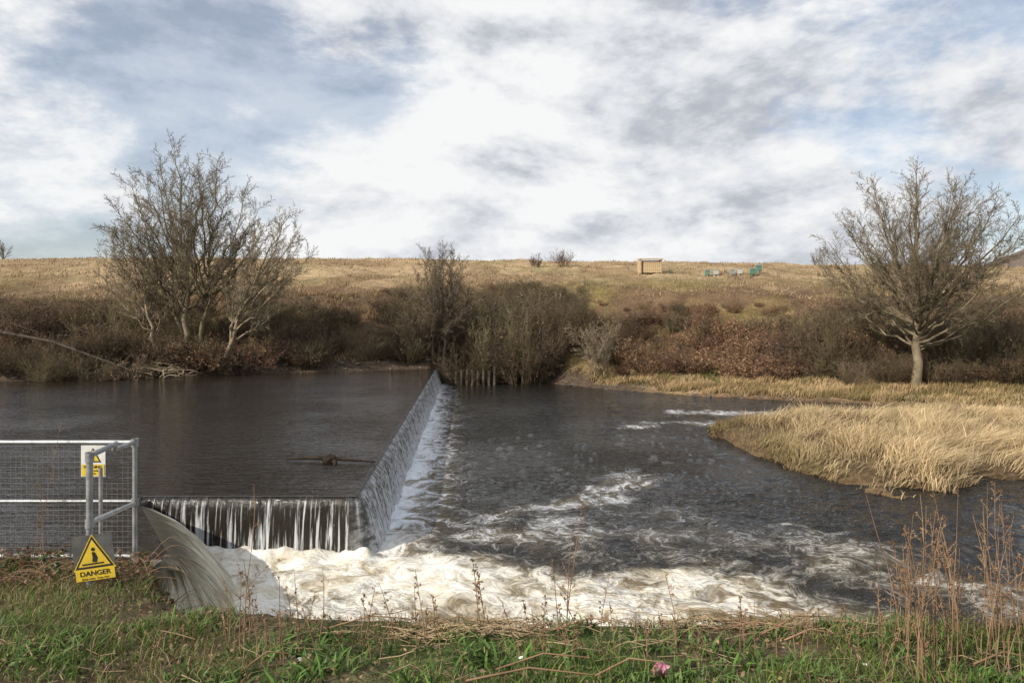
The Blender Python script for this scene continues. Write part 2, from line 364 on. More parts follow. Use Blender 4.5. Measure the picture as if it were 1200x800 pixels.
# ---------- branches ----------
def spawn(out,pts,rad,L,l,P):
    n=len(pts)-1;k=P['n'][l];az=random.random()*6.28
    for i in range(k):
        t=P['t0'][l]+(1-P['t0'][l])*(i+random.random()*.9)/k
        f=t*n;j=min(int(f),n-1);q=pts[j].lerp(pts[j+1],f-j);dd=(pts[j+1]-pts[j]).normalized()
        az+=2.4+random.gauss(0,.4)
        ang=math.radians(random.uniform(*P['ang'][l]))
        ref=Vector((0,0,1)) if abs(dd.z)<.9 else Vector((1,0,0))
        u=dd.cross(ref).normalized();v=dd.cross(u)
        nd=dd*math.cos(ang)+(u*math.cos(az)+v*math.sin(az))*math.sin(ang)
        cl=L*P['len'][l]*(1-P['fall'][l]*t)*random.uniform(.7,1.15)
        if l==0 and P.get('wide'): cl*=1-.35*math.degrees(ang)/90
        cr=max(rad[j]*(1-(f-j))+rad[min(j+1,n)]*(f-j),.0)*P['rr'][l]
        grow(out,q,nd,cl,max(cr,P['rmin']),l+1,P)
def grow(out,p,d,L,r,l,P):
    n=P['seg'][l];pts=[p.copy()];rad=[r];d=d.normalized();st=L/n
    for i in range(n):
        wg=P['wig'][l]
        d=(d+Vector((random.gauss(0,wg),random.gauss(0,wg),random.gauss(0,wg)+P['up'][l]))).normalized()
        p=p+d*st;pts.append(p.copy());rad.append(r*(1-(i+1)/n*(1-P['tip'][l])))
    out.append(([tuple(q) for q in pts],rad,l))
    if l+1<len(P['seg']): spawn(out,pts,rad,L,l,P)
def branches_mesh(name,out,mat,link=True,parent=None,loc=None):
    po=[(a,b) for a,b,l in out];sf=lambda r:7 if r>.06 else (4 if r>.025 else 3)
    V,F=tubes(po,sf)
    return mesh_np(name,V,F,mat,link=link,parent=parent,loc=loc,smooth=True)
def barkmat(name,c1,c2,objrand=0):
    return simple(name,c1,c2,1.5,.9,.0,.15,objrand=objrand)
bark=barkmat('tree_bark',(.13,.105,.065),(.25,.205,.135));bark2=barkmat('tree_bark_sunlit',(.18,.145,.09),(.33,.27,.185))  # second bark is paler: sunlight on the lit trunks put into its colour
PT=dict(seg=[7,8,5,3,2],wig=[.04,.07,.10,.13,.15],up=[.03,.04,.045,.04,.02],tip=[.6,.14,.2,.35,.5],n=[12,19,10,7],
  t0=[.22,.10,.08,.08],ang=[(8,58),(25,52),(25,60),(25,65)],len=[2.15,.36,.40,.45],fall=[.3,.5,.4,.3],rr=[.5,.42,.5,.6],rmin=.0125,wide=True)
def tree(name,px,d,Ht,rt,mat,lean=(0,0),P=PT,stems=1,spread=0.25,seed=0,trunk=.33):
    random.seed(seed);x=(px-600)/800*d;z=float(hz(x,d))-.3;out=[]
    for i in range(stems):
        a=i*6.28/stems+random.random() if stems>1 else 0
        dx=lean[0]+(spread*math.cos(a) if stems>1 else 0);dy=lean[1]+(spread*math.sin(a)*.7 if stems>1 else 0)
        k=random.uniform(.8,1.) if stems>1 else 1
        grow(out,Vector((.35*math.cos(a)*(stems>1),.35*math.sin(a)*(stems>1),0)),Vector((dx,dy,1)),Ht*trunk*k,rt*k,0,P)
    zmax=max(max(q[2] for q in a) for a,b,l in out);s=Ht/zmax
    out=[([(q[0]*s,q[1]*s,q[2]*s) for q in a],b,l) for a,b,l in out]
    return branches_mesh(name,out,mat,loc=(x,d,z))
PC=dict(seg=[1,1,5,3,2],wig=[0,0,.11,.14,.16],up=[0,0,.06,.06,.04],tip=[1,1,.25,.35,.5],n=[0,15,9,6],t0=[0,.28,.08,.08],
  ang=[(0,0),(20,48),(22,55),(25,60)],len=[0,.27,.42,.48],fall=[0,.35,.35,.3],rr=[0,.45,.55,.6],rmin=.0115)
def crown_tree(name,px,d,Ht,rt,mat,stems,limbs,seed,P=PC,zc=.58,rz=.40,limbr=.085,zlow=-.62,n2=None,smax=.62):
    P=dict(P)
    if n2: P['n']=n2
    random.seed(seed);x=(px-600)/800*d;z=float(hz(x,d))-.3;out=[]
    for (bx,tx,hf,rad_,sh) in stems:
        Hs=Ht*hf;base=Vector((bx,random.gauss(0,.3),0));top=Vector((tx,random.gauss(0,.6),Hs*.97))
        n=14;tr=[]
        for i in range(n+1):
            t=i/n;q=base.lerp(top,t);q.x=base.x+(top.x-base.x)*t**1.25
            q+=Vector((random.gauss(0,.12),random.gauss(0,.10),0))*min(1,t*4);tr.append(q)
        r0=rt*math.sqrt(sh);trr=[r0*(1.25 if i==0 else 1)*(1-.93*(i/n)**.8) for i in range(n+1)]
        out.append(([tuple(q) for q in tr],trr,0))
        spawn(out,tr[8:],trr[8:],Hs*.55,1,P)
        k=int(limbs*sh)
        for i in range(k):
            u=(i+.5)/k;zz_=zlow+(.93-zlow)*u;rr_=math.sqrt(max(0,1-min(1,abs(zz_))**2));az=i*2.399+random.gauss(0,.25)
            wob=random.uniform(.78,1.06)
            tgt=Vector((tx*(.4+.6*u)+bx*(.6-.6*u)+math.cos(az)*rad_*rr_*wob,math.sin(az)*rad_*rr_*wob,Hs*(zc+rz*zz_*wob)))
            sz=max(.10,min(smax,.06+.5*(tgt.z/Hs)*random.uniform(.6,1.0)));f=sz*n;j=int(f);o=tr[j].lerp(tr[j+1],f-j)
            ctrl=o.lerp(tgt,.5)+Vector(((tgt.x-o.x)*.06,(tgt.y-o.y)*.06,-.045*Hs if tgt.z>Hs*.4 else .01*Hs))
            pts=[]
            for q in range(10):
                t=q/9;pp=o*(1-t)**2+ctrl*2*t*(1-t)+tgt*t*t;pts.append(pp+Vector((random.gauss(0,.1),random.gauss(0,.1),random.gauss(0,.1)))*(1 if 0<q<9 else 0))
            L=(tgt-o).length;lr=limbr*(L/7)*random.uniform(.8,1.1)
            rd=[lr*(1-.85*(q/9)) for q in range(10)]
            out.append(([tuple(q) for q in pts],rd,1));spawn(out,pts,rd,L,1,P)
    return branches_mesh(name,out,mat,loc=(x,d,z))
crown_tree('bare_tree',1075,44.5,15.0,.36,bark,[(0,.3,1.0,5.7,1.)],46,3,zlow=-.38,zc=.57,rz=.42,smax=.36,limbr=.10,n2=[0,15,9,6])
crown_tree('bare_tree',226,47.5,15.6,.34,bark,[(-.2,-1.2,1.0,4.4,.5),(.5,1.8,.93,4.0,.35),(-.6,-3.6,.74,2.8,.25)],46,11,zlow=-.4,n2=[0,15,9,6])
crown_tree('bare_tree',262,47,11.2,.30,bark2,[(0,4.6,1.0,2.8,.5),(.3,2.6,.85,2.4,.25)],30,5,zlow=-.3,n2=[0,14,8,6])
crown_tree('bare_tree',188,47,10.5,.26,bark2,[(0,-2.6,1.0,2.4,.4)],34,9,zlow=-.3,n2=[0,14,8,6])
P3=dict(PT);P3['n']=[6,13,8,5];P3['ang']=[(8,38),(25,50),(28,60),(25,60)]
wbark=barkmat('willow_bark',(.13,.10,.07),(.21,.17,.12))
crown_tree('willow_tree',514,53.5,9.6,.20,wbark,[(0,.1,1.0,2.1,.5),(-.4,-.9,.95,1.8,.35),(.4,1.2,.95,1.8,.35)],40,21,zc=.5,rz=.46,limbr=.06,n2=[0,15,9,5])
tree('bare_sapling',704,51,6.4,.08,bark2,P=P3,stems=2,spread=.1,seed=23)
# ---------- scrub variants ----------
PS=dict(seg=[4,3,2],wig=[.10,.14,.15],up=[.03,.04,.03],tip=[.3,.4,.5],n=[7,4],t0=[.2,.2],ang=[(18,50),(20,60)],len=[.42,.5],fall=[.4,.3],rr=[.6,.6],rmin=.0028)
def shrub(seed,n,fan,rmin,leaves,mat,leafmat,lsz=.02,squash=1.):
    random.seed(seed);out=[];P=dict(PS);P['rmin']=rmin
    for i in range(n):
        a=random.random()*6.28;f=random.random()**.7*fan
        grow(out,Vector((.12*math.cos(a),.12*math.sin(a),0)),Vector((f*math.cos(a),f*math.sin(a),1)),random.uniform(.5,1.)*(1 if fan<.8 else .8),.007,0,P)
    zmax=max(max(q[2] for q in a) for a,b,l in out)
    out=[([(q[0]/zmax,q[1]/zmax,q[2]/zmax) for q in a],b,l) for a,b,l in out]
    V,F=tubes([(a,b) for a,b,l in out],3)
    mi=np.zeros(len(F),np.int32)
    if leaves:
        tips=np.array([q for a,b,l in out if l>0 for q in a[1:]]);rs=np.random.RandomState(seed)
        c0=tips[rs.randint(0,len(tips),leaves)]+rs.randn(leaves,3)*.025
        a=rs.randn(leaves,3);a/=np.linalg.norm(a,axis=1,keepdims=True);b=np.cross(a,rs.randn(leaves,3));b/=np.linalg.norm(b,axis=1,keepdims=True)
        s=lsz*(.5+rs.rand(leaves,1));Q=np.stack([c0-a*s,c0-b*s*.6,c0+a*s,c0+b*s*.6],1).reshape(-1,3)
        F=np.concatenate([F,np.arange(leaves*4).reshape(-1,4)+len(V)]);V=np.concatenate([V,Q]);mi=np.concatenate([mi,np.ones(leaves,np.int32)])
    me=mesh_np('shrub',V,F,mat,link=False)
    if leaves:
        me.materials.append(leafmat);me.polygons.foreach_set('material_index',mi)
    return me
tw_brown=barkmat('twigs_brown',(.11,.08,.055),(.21,.155,.105),.35)
tw_red=barkmat('twigs_russet',(.13,.08,.052),(.23,.145,.095),.35)
tw_ol=barkmat('twigs_olive',(.12,.095,.055),(.22,.175,.105),.3)
lf_r=simple('dead_leaf',(.18,.10,.058),(.30,.18,.10),8,.8,objrand=.35)
lf_g=simple('bramble_leaf',(.07,.068,.028),(.14,.11,.045),8,.7,objrand=.3)
lf_d=simple('dark_leaf',(.07,.045,.03),(.14,.085,.055),8,.8,objrand=.3)
VAR={'bare':[shrub(1,40,.6,.0028,0,tw_brown,None),shrub(2,44,.7,.0028,200,tw_ol,lf_d)],
 'ol':[shrub(3,46,.8,.003,200,tw_ol,lf_g,.014),shrub(4,46,.9,.003,350,tw_ol,lf_g,.014)],
 'rus':[shrub(5,34,1.2,.004,900,tw_red,lf_r,.020),shrub(6,34,1.1,.004,700,tw_red,lf_d,.020)],
 'brm':[shrub(7,34,1.4,.005,900,tw_brown,lf_g,.020),shrub(8,30,1.3,.005,800,tw_brown,lf_d,.022)],
 'brk':[shrub(9,36,1.1,.004,1100,tw_red,lf_r,.024)]}
tops=([-400,0,100,380,440,475,520,600,660,690,720,800,900,950,1000,1050,1200,1600],[340,340,345,342,338,328,335,320,326,343,348,348,350,345,340,346,345,345])
grp={}
def scrub(kind,x,y,s,wid=1.):
    nm={'bare':'bare_shrubs','ol':'willow_scrub','rus':'russet_scrub','brm':'bramble_thicket','brk':'dead_bracken'}[kind]
    if kind not in grp: grp[kind]=empty(nm)
    o=obj('shrub',random.choice(VAR[kind]),grp[kind],(x,y,float(hz(x,y))-.1))
    w=s*wid*random.uniform(.85,1.2);o.scale=(w,w,s);o.rotation_euler=(random.gauss(0,.08),random.gauss(0,.08),random.random()*6.28)
random.seed(5)
for i in range(720):
    px=random.uniform(-200,1400);
    x0=(px-600)/800*55;
    s0=random.uniform(1.2,17)
    yf=float(yF(x0)); off=6.5*float(ss(4,9,x0))
    y=yf+s0+off;x=(px-600)/800*y
    zg=float(hz(x,y)); 
    if zg<-.9 : continue
    zt=4+(370-np.interp(px,*tops))/800*y
    room=zt-zg
    if room<.5: continue
    r=random.random()
    if 470<px<690: kind='bare' if r<.55 else ('ol' if r<.85 else ('rus' if r<.9 else 'brm')); mx=7
    elif px<470: kind='brm' if r<.4 else ('rus' if r<.62 else ('bare' if r<.9 else 'ol')); mx=3.3
    elif px<940: kind='rus' if r<.45 else ('brk' if r<.75 else ('brm' if r<.9 else 'bare')); mx=2.8
    else: kind='ol' if r<.45 else ('brm' if r<.6 else ('bare' if r<.85 else 'rus'));mx=4.8
    s=min(room,mx)*random.uniform(.45,1.)
    if s0<3: s=min(s,2.4)
    scrub(kind,x,y,s,1.2 if s<2.5 else .8)
for px,d,h,k in [(545,52.5,4.8,'ol'),(575,53.2,5.0,'ol'),(610,53,6.3,'bare'),(640,54,6,'bare'),(660,56,5.5,'bare'),(590,56,6.8,'bare'),(560,55,5.5,'bare'),(535,55,6,'bare'),(497,53.5,5.5,'bare'),(480,54,4.5,'brm'),
   (625,53.4,4.5,'bare'),(600,54.5,6.8,'bare'),(570,54.5,6.2,'ol'),(650,55,6,'ol'),(550,57,6,'bare'),
   (965,52,5.0,'ol'),(990,51,5.4,'ol'),(1015,50,4.8,'ol'),(1040,50,4.4,'ol'),(1120,49,4.3,'ol'),(1150,48,5,'bare'),(1180,47,4.5,'ol'),(1215,46,5,'ol'),(1110,47,3.6,'ol'),(755,53,2,'brk'),(730,52.5,1.6,'brk'),(770,54,2,'brk'),
   (320,51,3.6,'bare'),(350,52,3.4,'brm'),(140,49,4,'bare'),(100,48,3.2,'brm'),(660,92,2.6,'rus'),(628,92,2.2,'brm')]:
    scrub(k,(px-600)/800*d,d,h,.8)
# ---------- field tussocks ----------
gm=colmat('dry_grass',.8,.15,.2)
n=80000;y=60+76*R.rand(n)**1.2;x=(R.rand(n)*2-1)*.85*y;z=hz(x,y);k=(z>5.2+ (fbm(x*.2,y*.2,3,2)-.5)*3)&(R.rand(n)<ss(.30,.6,fbm(x*.5,y*.3,3,55)))
x,y,z=x[k],y[k],z[k];n=len(x);cn=fbm(x*.2,y*.1,3,15)[:,None];col=np.array([.43,.315,.185])*(.6+.65*R.rand(n,1));gg=ss(.52,.7,cn)*.5;col=col*(1-gg)+np.array([.24,.21,.10])*gg
br_=ss(.5,.62,fbm(x*.25,y*.10,4,77))[:,None]*.6;col=col*(1-br_)+np.array([.23,.15,.09])*br_
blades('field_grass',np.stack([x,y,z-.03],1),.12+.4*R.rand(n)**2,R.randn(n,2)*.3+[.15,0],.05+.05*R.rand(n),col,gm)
n=60000;x=(R.rand(n)*2-1)*48;sv=R.rand(n)*17;y=yF(x)+.9+sv;z=hz(x,y);k=(fbm(x*.5,y*.5,3,17)>.42)&(z<7)
x,y,z=x[k],y[k],z[k];n=len(x);cn=fbm(x*.35,y*.35,3,16)[:,None]
col=np.array([.28,.19,.10])*(.5+.8*R.rand(n,1));gg=ss(.5,.62,cn);col=col*(1-gg)+np.array([.12,.12,.04])*gg
blades('bank_grass',np.stack([x,y,z-.03],1),.2+.45*R.rand(n),R.randn(n,2)*.4,.04+.04*R.rand(n),col,gm)
n=36000;x=6+34*R.rand(n);sv=.5+5.8*R.rand(n)**1.3;y=yF(x)+sv;z=hz(x,y);d2=fbm(x*.5,y*.9,3,18);k=(d2>.42)
x,y,z,d2=x[k],y[k],z[k],d2[k];n=len(x);col=np.array([.48,.35,.19])*(.6+.6*R.rand(n,1));gg=ss(.47,.6,fbm(x*.4,y*.8,3,58))[:,None]*.75;col=col*(1-gg)+np.array([.19,.15,.06])*gg
blades('dry_reed_bed',np.stack([x,y,z-.03],1),(.15+.5*R.rand(n))*(.3+d2),R.randn(n,2)*.25+[.3,0],.03+.02*R.rand(n),col,gm)
# island reeds
n=140000;x=8.6+24*R.rand(n);y=19.2+15.3*R.rand(n);i=isl(x,y);k=(i>.05);x,y,i=x[k],y[k],i[k]
d2=fbm(x*.7,y*.7,4,19);k=(R.rand(len(x))<ss(.42,.56,d2)*.92+.08);x,y,i,d2=x[k],y[k],i[k],d2[k];n=len(x);z=hz(x,y)
tipf=ss(8.8,12,x)
h=(.25+.75*R.rand(n))*(.2+1.1*d2)*(.3+.8*tipf)*(.5+.5*ss(0,1.4,i))*1.15
la=(fbm(x*.5,y*.5,3,95)-.5)[:,None]*np.array([[2.4,1.6]])+(fbm(x*1.6,y*1.6,2,98)-.5)[:,None]*np.array([[1.8,-1.2]])
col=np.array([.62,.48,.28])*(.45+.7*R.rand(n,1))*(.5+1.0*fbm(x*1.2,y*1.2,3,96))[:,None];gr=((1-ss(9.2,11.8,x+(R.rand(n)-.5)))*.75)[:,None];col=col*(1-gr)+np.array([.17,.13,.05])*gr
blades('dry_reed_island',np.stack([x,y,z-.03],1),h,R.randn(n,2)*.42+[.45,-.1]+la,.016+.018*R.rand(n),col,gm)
# ---------- foreground grass ----------
fg=colmat('grass_blades',.5,.3,.25)
n=140000;x=(R.rand(n)*2-1)*6.5;y=1.9+4.9*R.rand(n);k=y<yE(x)+.25;x,y=x[k],y[k]
dn=fbm(x*1.7,y*1.7,4,22);left=(ss(-2.2,-2.9,x)*ss(4.9,5.4,y))
k=R.rand(len(x))<(ss(.34,.56,dn)*.88+.10)*(1-.5*left);x,y,dn,left=x[k],y[k],dn[k],left[k];n=len(x);z=hz(x,y,False)
cl=ss(.36,.54,fbm(x*.9+4,y*1.2,3,24))[:,None]*(1-.8*left[:,None])*(1-.35*ss(3.7,4.2,y)[:,None])
col=np.array([.135,.205,.04])*(.4+.9*R.rand(n,1))
dry=(R.rand(n,1)<.14+.5*(1-cl));col=np.where(dry,np.array([.30,.21,.11])*(.45+.8*R.rand(n,1)),col)
h=(.03+.095*R.rand(n))*(.25+1.2*dn)
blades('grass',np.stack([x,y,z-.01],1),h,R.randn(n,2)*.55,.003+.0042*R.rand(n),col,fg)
n=9000;cx=R.rand(170,2)*[9.5,2.0]+[-4.7,2.2];q=cx[R.randint(0,170,n)]+R.randn(n,2)*.09;x,y=q[:,0],q[:,1];z=hz(x,y,False)
blades('broadleaf_weeds',np.stack([x,y,z],1),.02+.07*R.rand(n),R.randn(n,2)*.8,.009+.012*R.rand(n),np.array([.105,.185,.04])*(.45+.9*R.rand(n,1)),fg)
strawm=simple('dead_stalk',(.22,.155,.09),(.40,.30,.18),4,.8)
stemm=simple('weed_stem',(.15,.09,.05),(.30,.19,.11),5,.8)
def litter(name,rects,cnt,Lr,r,mat,dirx=.9):
    po=[]
    for (x0,x1,y0,y1,w) in rects:
        for i in range(int(cnt*w)):
            x=random.gauss((x0+x1)/2,(x1-x0)/4) if w>1 else random.uniform(x0,x1);y=random.gauss((y0+y1)/2,(y1-y0)/3.5);L=random.uniform(*Lr);a=random.gauss(0,.45) if random.random()<dirx else random.random()*3.14
            q=[]
            for t in(-.5,0,.5):
                xx=x+math.cos(a)*L*t+random.gauss(0,.01);yy=y+math.sin(a)*L*t
                q.append((xx,yy,float(hz(xx,min(yy,4.1) if xx>-2.2 else yy,False))+.01+random.random()*.05))
            po.append((q,[r*random.uniform(.3,1.2)]*3))
    return tube_obj(name,po,mat,4)
random.seed(8)
litter('dead_reed_debris',[(-.8,.35,3.75,4.1,2.6),(.9,1.9,3.95,4.2,2.8),(-1.5,2.,3.4,4.1,.6),(-3.2,4,2.5,4.,.9)],110,(.04,.26),.0028,strawm,.8)
po=[]
for i in range(22):
    x=random.uniform(-3,4);y=random.uniform(2.7,4.1);a=random.gauss(0,.6);L=random.uniform(.25,.6);z=float(hz(x,y,False))+.03
    po.append(([(x,y,z),(x+L*.5*math.cos(a),y+L*.3*math.sin(a),z+.06),(x+L*math.cos(a),y+L*.5*math.sin(a),z+.03)],[.006,.0045,.003]))
tube_obj('fallen_twigs',po,stemm,5)
n=12000;x=(R.rand(n)*2-1)*5.;y=2.2+4*R.rand(n);k=y<yE(x)+.1;x,y=x[k],y[k];n=len(x);z=hz(x,y,False)+.012+.02*R.rand(n)
a=R.randn(n,3)*[1,1,.4];a/=np.linalg.norm(a,axis=1,keepdims=True);b=np.cross(a,R.randn(n,3)*[.3,.3,1]);b/=np.linalg.norm(b,axis=1,keepdims=True)
s=(.006+.014*R.rand(n,1));c0=np.stack([x,y,z],1);Q=np.stack([c0-a*s,c0-b*s*.5,c0+a*s,c0+b*s*.5],1).reshape(-1,3)
cc=np.repeat(np.array([.26,.18,.10])*(.35+1.2*R.rand(n,1)),4,0)
mesh_np('leaf_litter',Q,np.arange(n*4).reshape(-1,4),fg,col=cc)
def weed(out,x,y,h,br=8,seedh=True,lean=0.):
    z=float(hz(x,min(y,4.1) if x>-2 else y,False))-.03;p=Vector((x,y,z));d=Vector((random.gauss(lean,.10),random.gauss(0,.08),1)).normalized();pts=[p];n=7
    for i in range(n):
        d=(d+Vector((random.gauss(0,.05),random.gauss(0,.05),0))).normalized();p=p+d*h/n;pts.append(p)
    out.append(([tuple(q) for q in pts],[.0033*(1-.65*i/n) for i in range(n+1)]))
    for b in range(br):
        t=random.uniform(.35,.98)*n;j=min(int(t),n-1);q=pts[j].lerp(pts[j+1],t-j);a=random.random()*6.28;L=h*random.uniform(.05,.2)*(1.3-t/n)
        dd=Vector((math.cos(a),math.sin(a),random.uniform(.6,1.6))).normalized();e=q+dd*L
        out.append(([tuple(q),tuple(q+dd*L*.5),tuple(e)],[.0018,.0014,.001]))
        if seedh:
            for s in range(5):
                f=q.lerp(e,random.uniform(.5,1));v=Vector((random.gauss(0,1),random.gauss(0,1),random.gauss(.5,1))).normalized()*.010
                out.append(([tuple(f),tuple(f+v*.5),tuple(f+v)],[.001,.003,.001]))
random.seed(31)
def weedobj(name,specs,mat=stemm):
    out=[]
    for px,d,top,br in specs:
        x=(px-600)/800*d;z=float(hz(x,min(d,4.1) if x>-2 else d,False));h=CZ-(top-H0)/800*d-z;weed(out,x,d,max(h,.1),br)
    V,F=tubes(out,4);return mesh_np(name,V,F,mat,smooth=True)
weedobj('dead_weed_stalk',[(286,3.6,565,5),(292,3.7,640,8)])
weedobj('dead_weed_stalk',[(660,3.7,588,8),(655,3.8,650,6),(664,3.8,620,4)])
weedobj('dead_weed_stalk',[(566,3.9,648,22),(572,3.9,665,18),(560,3.9,690,8)])
weedobj('dead_weed_stalk',[(45,6.2,490,10),(52,6.2,560,10),(38,6.2,600,10)])
sp=[]
for i in range(95):
    px=random.choice([random.gauss(1110,18),random.gauss(1060,16),random.uniform(1020,1230),random.uniform(1150,1230)])
    sp.append((px,random.uniform(3.1,4.1),random.uniform(560,720) if px>1040 else random.uniform(640,730),random.randint(1,9)))
weedobj('dead_dock_stems',sp)
weedobj('dead_weed_stems',[(random.uniform(180,1020),random.uniform(3.3,4.1),random.choice([random.uniform(690,735),random.uniform(655,735)]),random.randint(1,10)) for i in range(100)])
out=[]
for i in range(190):
    x=random.uniform(-4.8,-2.5);y=random.uniform(5.35,6.5);z=float(hz(x,y,False));a=random.random()*6.28;L=random.uniform(.2,.6);pts=[]
    hh=random.uniform(.04,.16 if x<-3.5 else .26)
    for t in np.linspace(0,1,7): pts.append((x+math.cos(a)*L*t,max(5.33,y+math.sin(a)*L*t*.6),z+hh*math.sin(t*2.6)))
    out.append((pts,[.003,.0028,.0026,.0023,.002,.0018,.0012]))
tube_obj('bramble_canes',out,stemm,4)
n=3000;x=-4.9+2.3*R.rand(n);y=5.35+1.2*R.rand(n);z=hz(x,y,False)+R.rand(n)**2*.14
a=R.randn(n,3);a/=np.linalg.norm(a,axis=1,keepdims=True);b=np.cross(a,R.randn(n,3));b/=np.linalg.norm(b,axis=1,keepdims=True)
s=(.01+.02*R.rand(n,1));c0=np.stack([x,y,z],1);Q=np.stack([c0-a*s,c0-b*s*.6,c0+a*s,c0+b*s*.6],1).reshape(-1,3)
cc=np.repeat(np.where(R.rand(n,1)<.3,np.array([.06,.1,.025]),np.array([.17,.10,.055]))*(.4+1.1*R.rand(n,1)),4,0)
mesh_np('bramble_leaves',Q,np.arange(n*4).reshape(-1,4),fg,col=cc)
import bmesh
def rock(name,x,y,s,mat,z=None,parent=None,sq=.6):
    bm=bmesh.new();bmesh.ops.create_icosphere(bm,subdivisions=2,radius=1);o=random.random()*50
    for v in bm.verts:
        k=.75+.5*float(vn(v.co.x*1.5+o,v.co.y*1.5+v.co.z*2,3));v.co=Vector((v.co.x*s*k,v.co.y*s*k*.8,v.co.z*s*k*sq))
    me=bpy.data.meshes.new(name);bm.to_mesh(me);bm.free();me.materials.append(mat)
    return obj(name,me,parent,(x,y,float(hz(x,y)) if z is None else z))
stn=simple('bank_stone',(.07,.06,.05),(.16,.14,.11),5,.9,.5)
e=empty('bank_stones')
for i in range(160):
    x=random.uniform(-40,34);y=float(yF(x))+random.uniform(-.6,1.4);rock('stone',x,y,random.uniform(.06,.24),stn,parent=e)
e=empty('foreground_stones')
for i in range(30):
    x=random.uniform(-3.5,4);y=random.uniform(2.7,4.1);rock('stone',x,y,random.uniform(.012,.035),stn,parent=e)
pinkm=simple('pink_plastic',(.45,.08,.18),(.65,.35,.42),30,.5)
wm=simple('white_plastic',(.6,.6,.58),(.75,.74,.7),20,.5)
rock('crumpled_wrapper',at(775,3.15),3.15,.045,pinkm,z=float(hz(at(775,3.15),3.15,False))+.03,sq=.7)
for px,d,s in [(352,3.3,.016),(612,3.3,.02),(920,3.3,.013),(1014,3.3,.014)]: rock('litter_scrap',at(px,d),d,s,wm,z=float(hz(at(px,d),d,False))+.02,sq=.4)
br=empty('floating_branch')
a=W(335,540,4*800/170.);b=W(440,543,4*800/173.)
x0,y0=a[0],a[1];x1,y1=b[0],b[1]
dk=simple('wet_driftwood',(.015,.012,.009),(.04,.03,.02),4,.7,spec=.1)
tube_obj('stem',[([(x0+(x1-x0)*t,y0+(y1-y0)*t+.05*math.sin(t*6),.05+.06*math.sin(t*3.1)) for t in np.linspace(0,1,9)],[.02,.035,.045,.06,.06,.05,.04,.03,.015]),
  ([(x0+1.2,y0-.1,.06),(x0+1.45,y0-.35,.06),(x0+1.5,y0-.6,-.02)],[.06,.07,.03])],dk,8,br)
k=rock('root_knot',x0+1.25,y0-.2,.22,dk,z=.08,parent=br)
random.seed(77);out=[]
for i in range(70):
    px=random.gauss(170,34);d=random.uniform(44,45.8);x=(px-600)/800*d;z=max(float(hz(x,d)),0)+random.random()*.6;an=random.random()*6.28;L=random.uniform(.6,2.2)
    out.append(([(x,d,z),(x+math.cos(an)*L/2,d+math.sin(an)*L*.2,z+random.uniform(-.1,.3)),(x+math.cos(an)*L,d+math.sin(an)*L*.4,z+random.uniform(-.5,.5))],[.045,.03,.012]))
tube_obj('driftwood_pile',out,bark2,5)
out=[]
out.append(([W(-20,385,44),W(60,400,43.6),W(130,425,43.4),W(150,432,43.2)],[.12,.10,.07,.03]))
for px,py in [(20,392),(60,400),(95,412)]:
    p=Vector(W(px,py,43.7));
    for i in range(4): out.append(([tuple(p),tuple(p+Vector((random.uniform(-.5,.8),-.2,random.uniform(-.5,.9)))),tuple(p+Vector((random.uniform(-.8,1.8),-.4,random.uniform(-.9,1.3))))],[.04,.025,.01]))
tube_obj('fallen_tree',out,simple('dark_bark',(.05,.038,.028),(.09,.07,.05),3,.9),7)
# ---------- hut and hives ----------
def hut():
    d=84.;px0,px1=749,774;x0=(px0-600)/800*d;x1=(px1-600)/800*d;w=x1-x0;xc=(x0+x1)/2;z=float(hz(xc,d))
    e=empty('field_shelter',(xc,d,z));bw=simple('shelter_boards',(.40,.29,.16),(.56,.44,.26),3,.8,.3);dkw=simple('shelter_dark',(.05,.04,.03),(.09,.07,.05),3,.8)
    roof=simple('shelter_roof',(.50,.40,.26),(.60,.5,.34),3,.7)
    h=1.8
    for i in range(9): box('board',(-w/2+w*(i+.5)/9,.9,h/2-.1),(w/9-.03,.05,h),bw,e)
    for i in range(9): box('front_slat',(-w/2+.35+(w-.42)*(i+.5)/9,-.86,.75),((w-.42)/9-.03,.04,1.3),bw,e)
    for sx in(-w/2+.06,w/2-.06):
        for sy in(-.8,.75): box('post',(sx,sy,h/2-.1),(.12,.12,h),bw,e)
    box('side_wall',(-w/2-.03,.05,h/2-.1),(.05,1.5,h),bw,e);box('side_wall_far',(w/2+.03,.05,h/2-.1),(.05,1.5,h),dkw,e)
    box('roof',(0,0,h+.02),(w+.3,2.05,.14),roof,e,.02,(.06,0,0))
hut()
def hive(px,d,c,s=1.):
    x=(px-600)/800*d;z=float(hz(x,d));e=empty('beehive',(x,d,z));m=simple('hive_paint',c,tuple(q*1.2 for q in c),4,.6)
    rf=simple('hive_roof',(.3,.32,.32),(.4,.42,.41),4,.5)
    for sx in(-.22,.22):
        for sy in(-.2,.2): box('leg',(sx*s,sy*s,.12),(.05,.05,.3),m,e)
    box('brood_box',(0,0,.42*s),(.55*s,.5*s,.36*s),m,e,.01);box('super',(0,0,.72*s),(.52*s,.48*s,.22*s),m,e,.01);box('roof',(0,0,.88*s),(.62*s,.58*s,.09*s),rf,e,.01)
for px,d,c,s in [(829,82,(.12,.20,.15),1.),(839,82,(.38,.40,.36),.9),(858,82,(.22,.26,.24),.9),(867,82,(.42,.43,.4),.9),(882,81,(.08,.18,.13),1.),(889,83,(.09,.19,.15),1.1)]: hive(px,d,c,s)
tree('bare_tree',4,132,4.6,.16,bark,P=P3,seed=41)
tree('bare_tree',955,134,3.2,.08,bark,P=P3,seed=42)
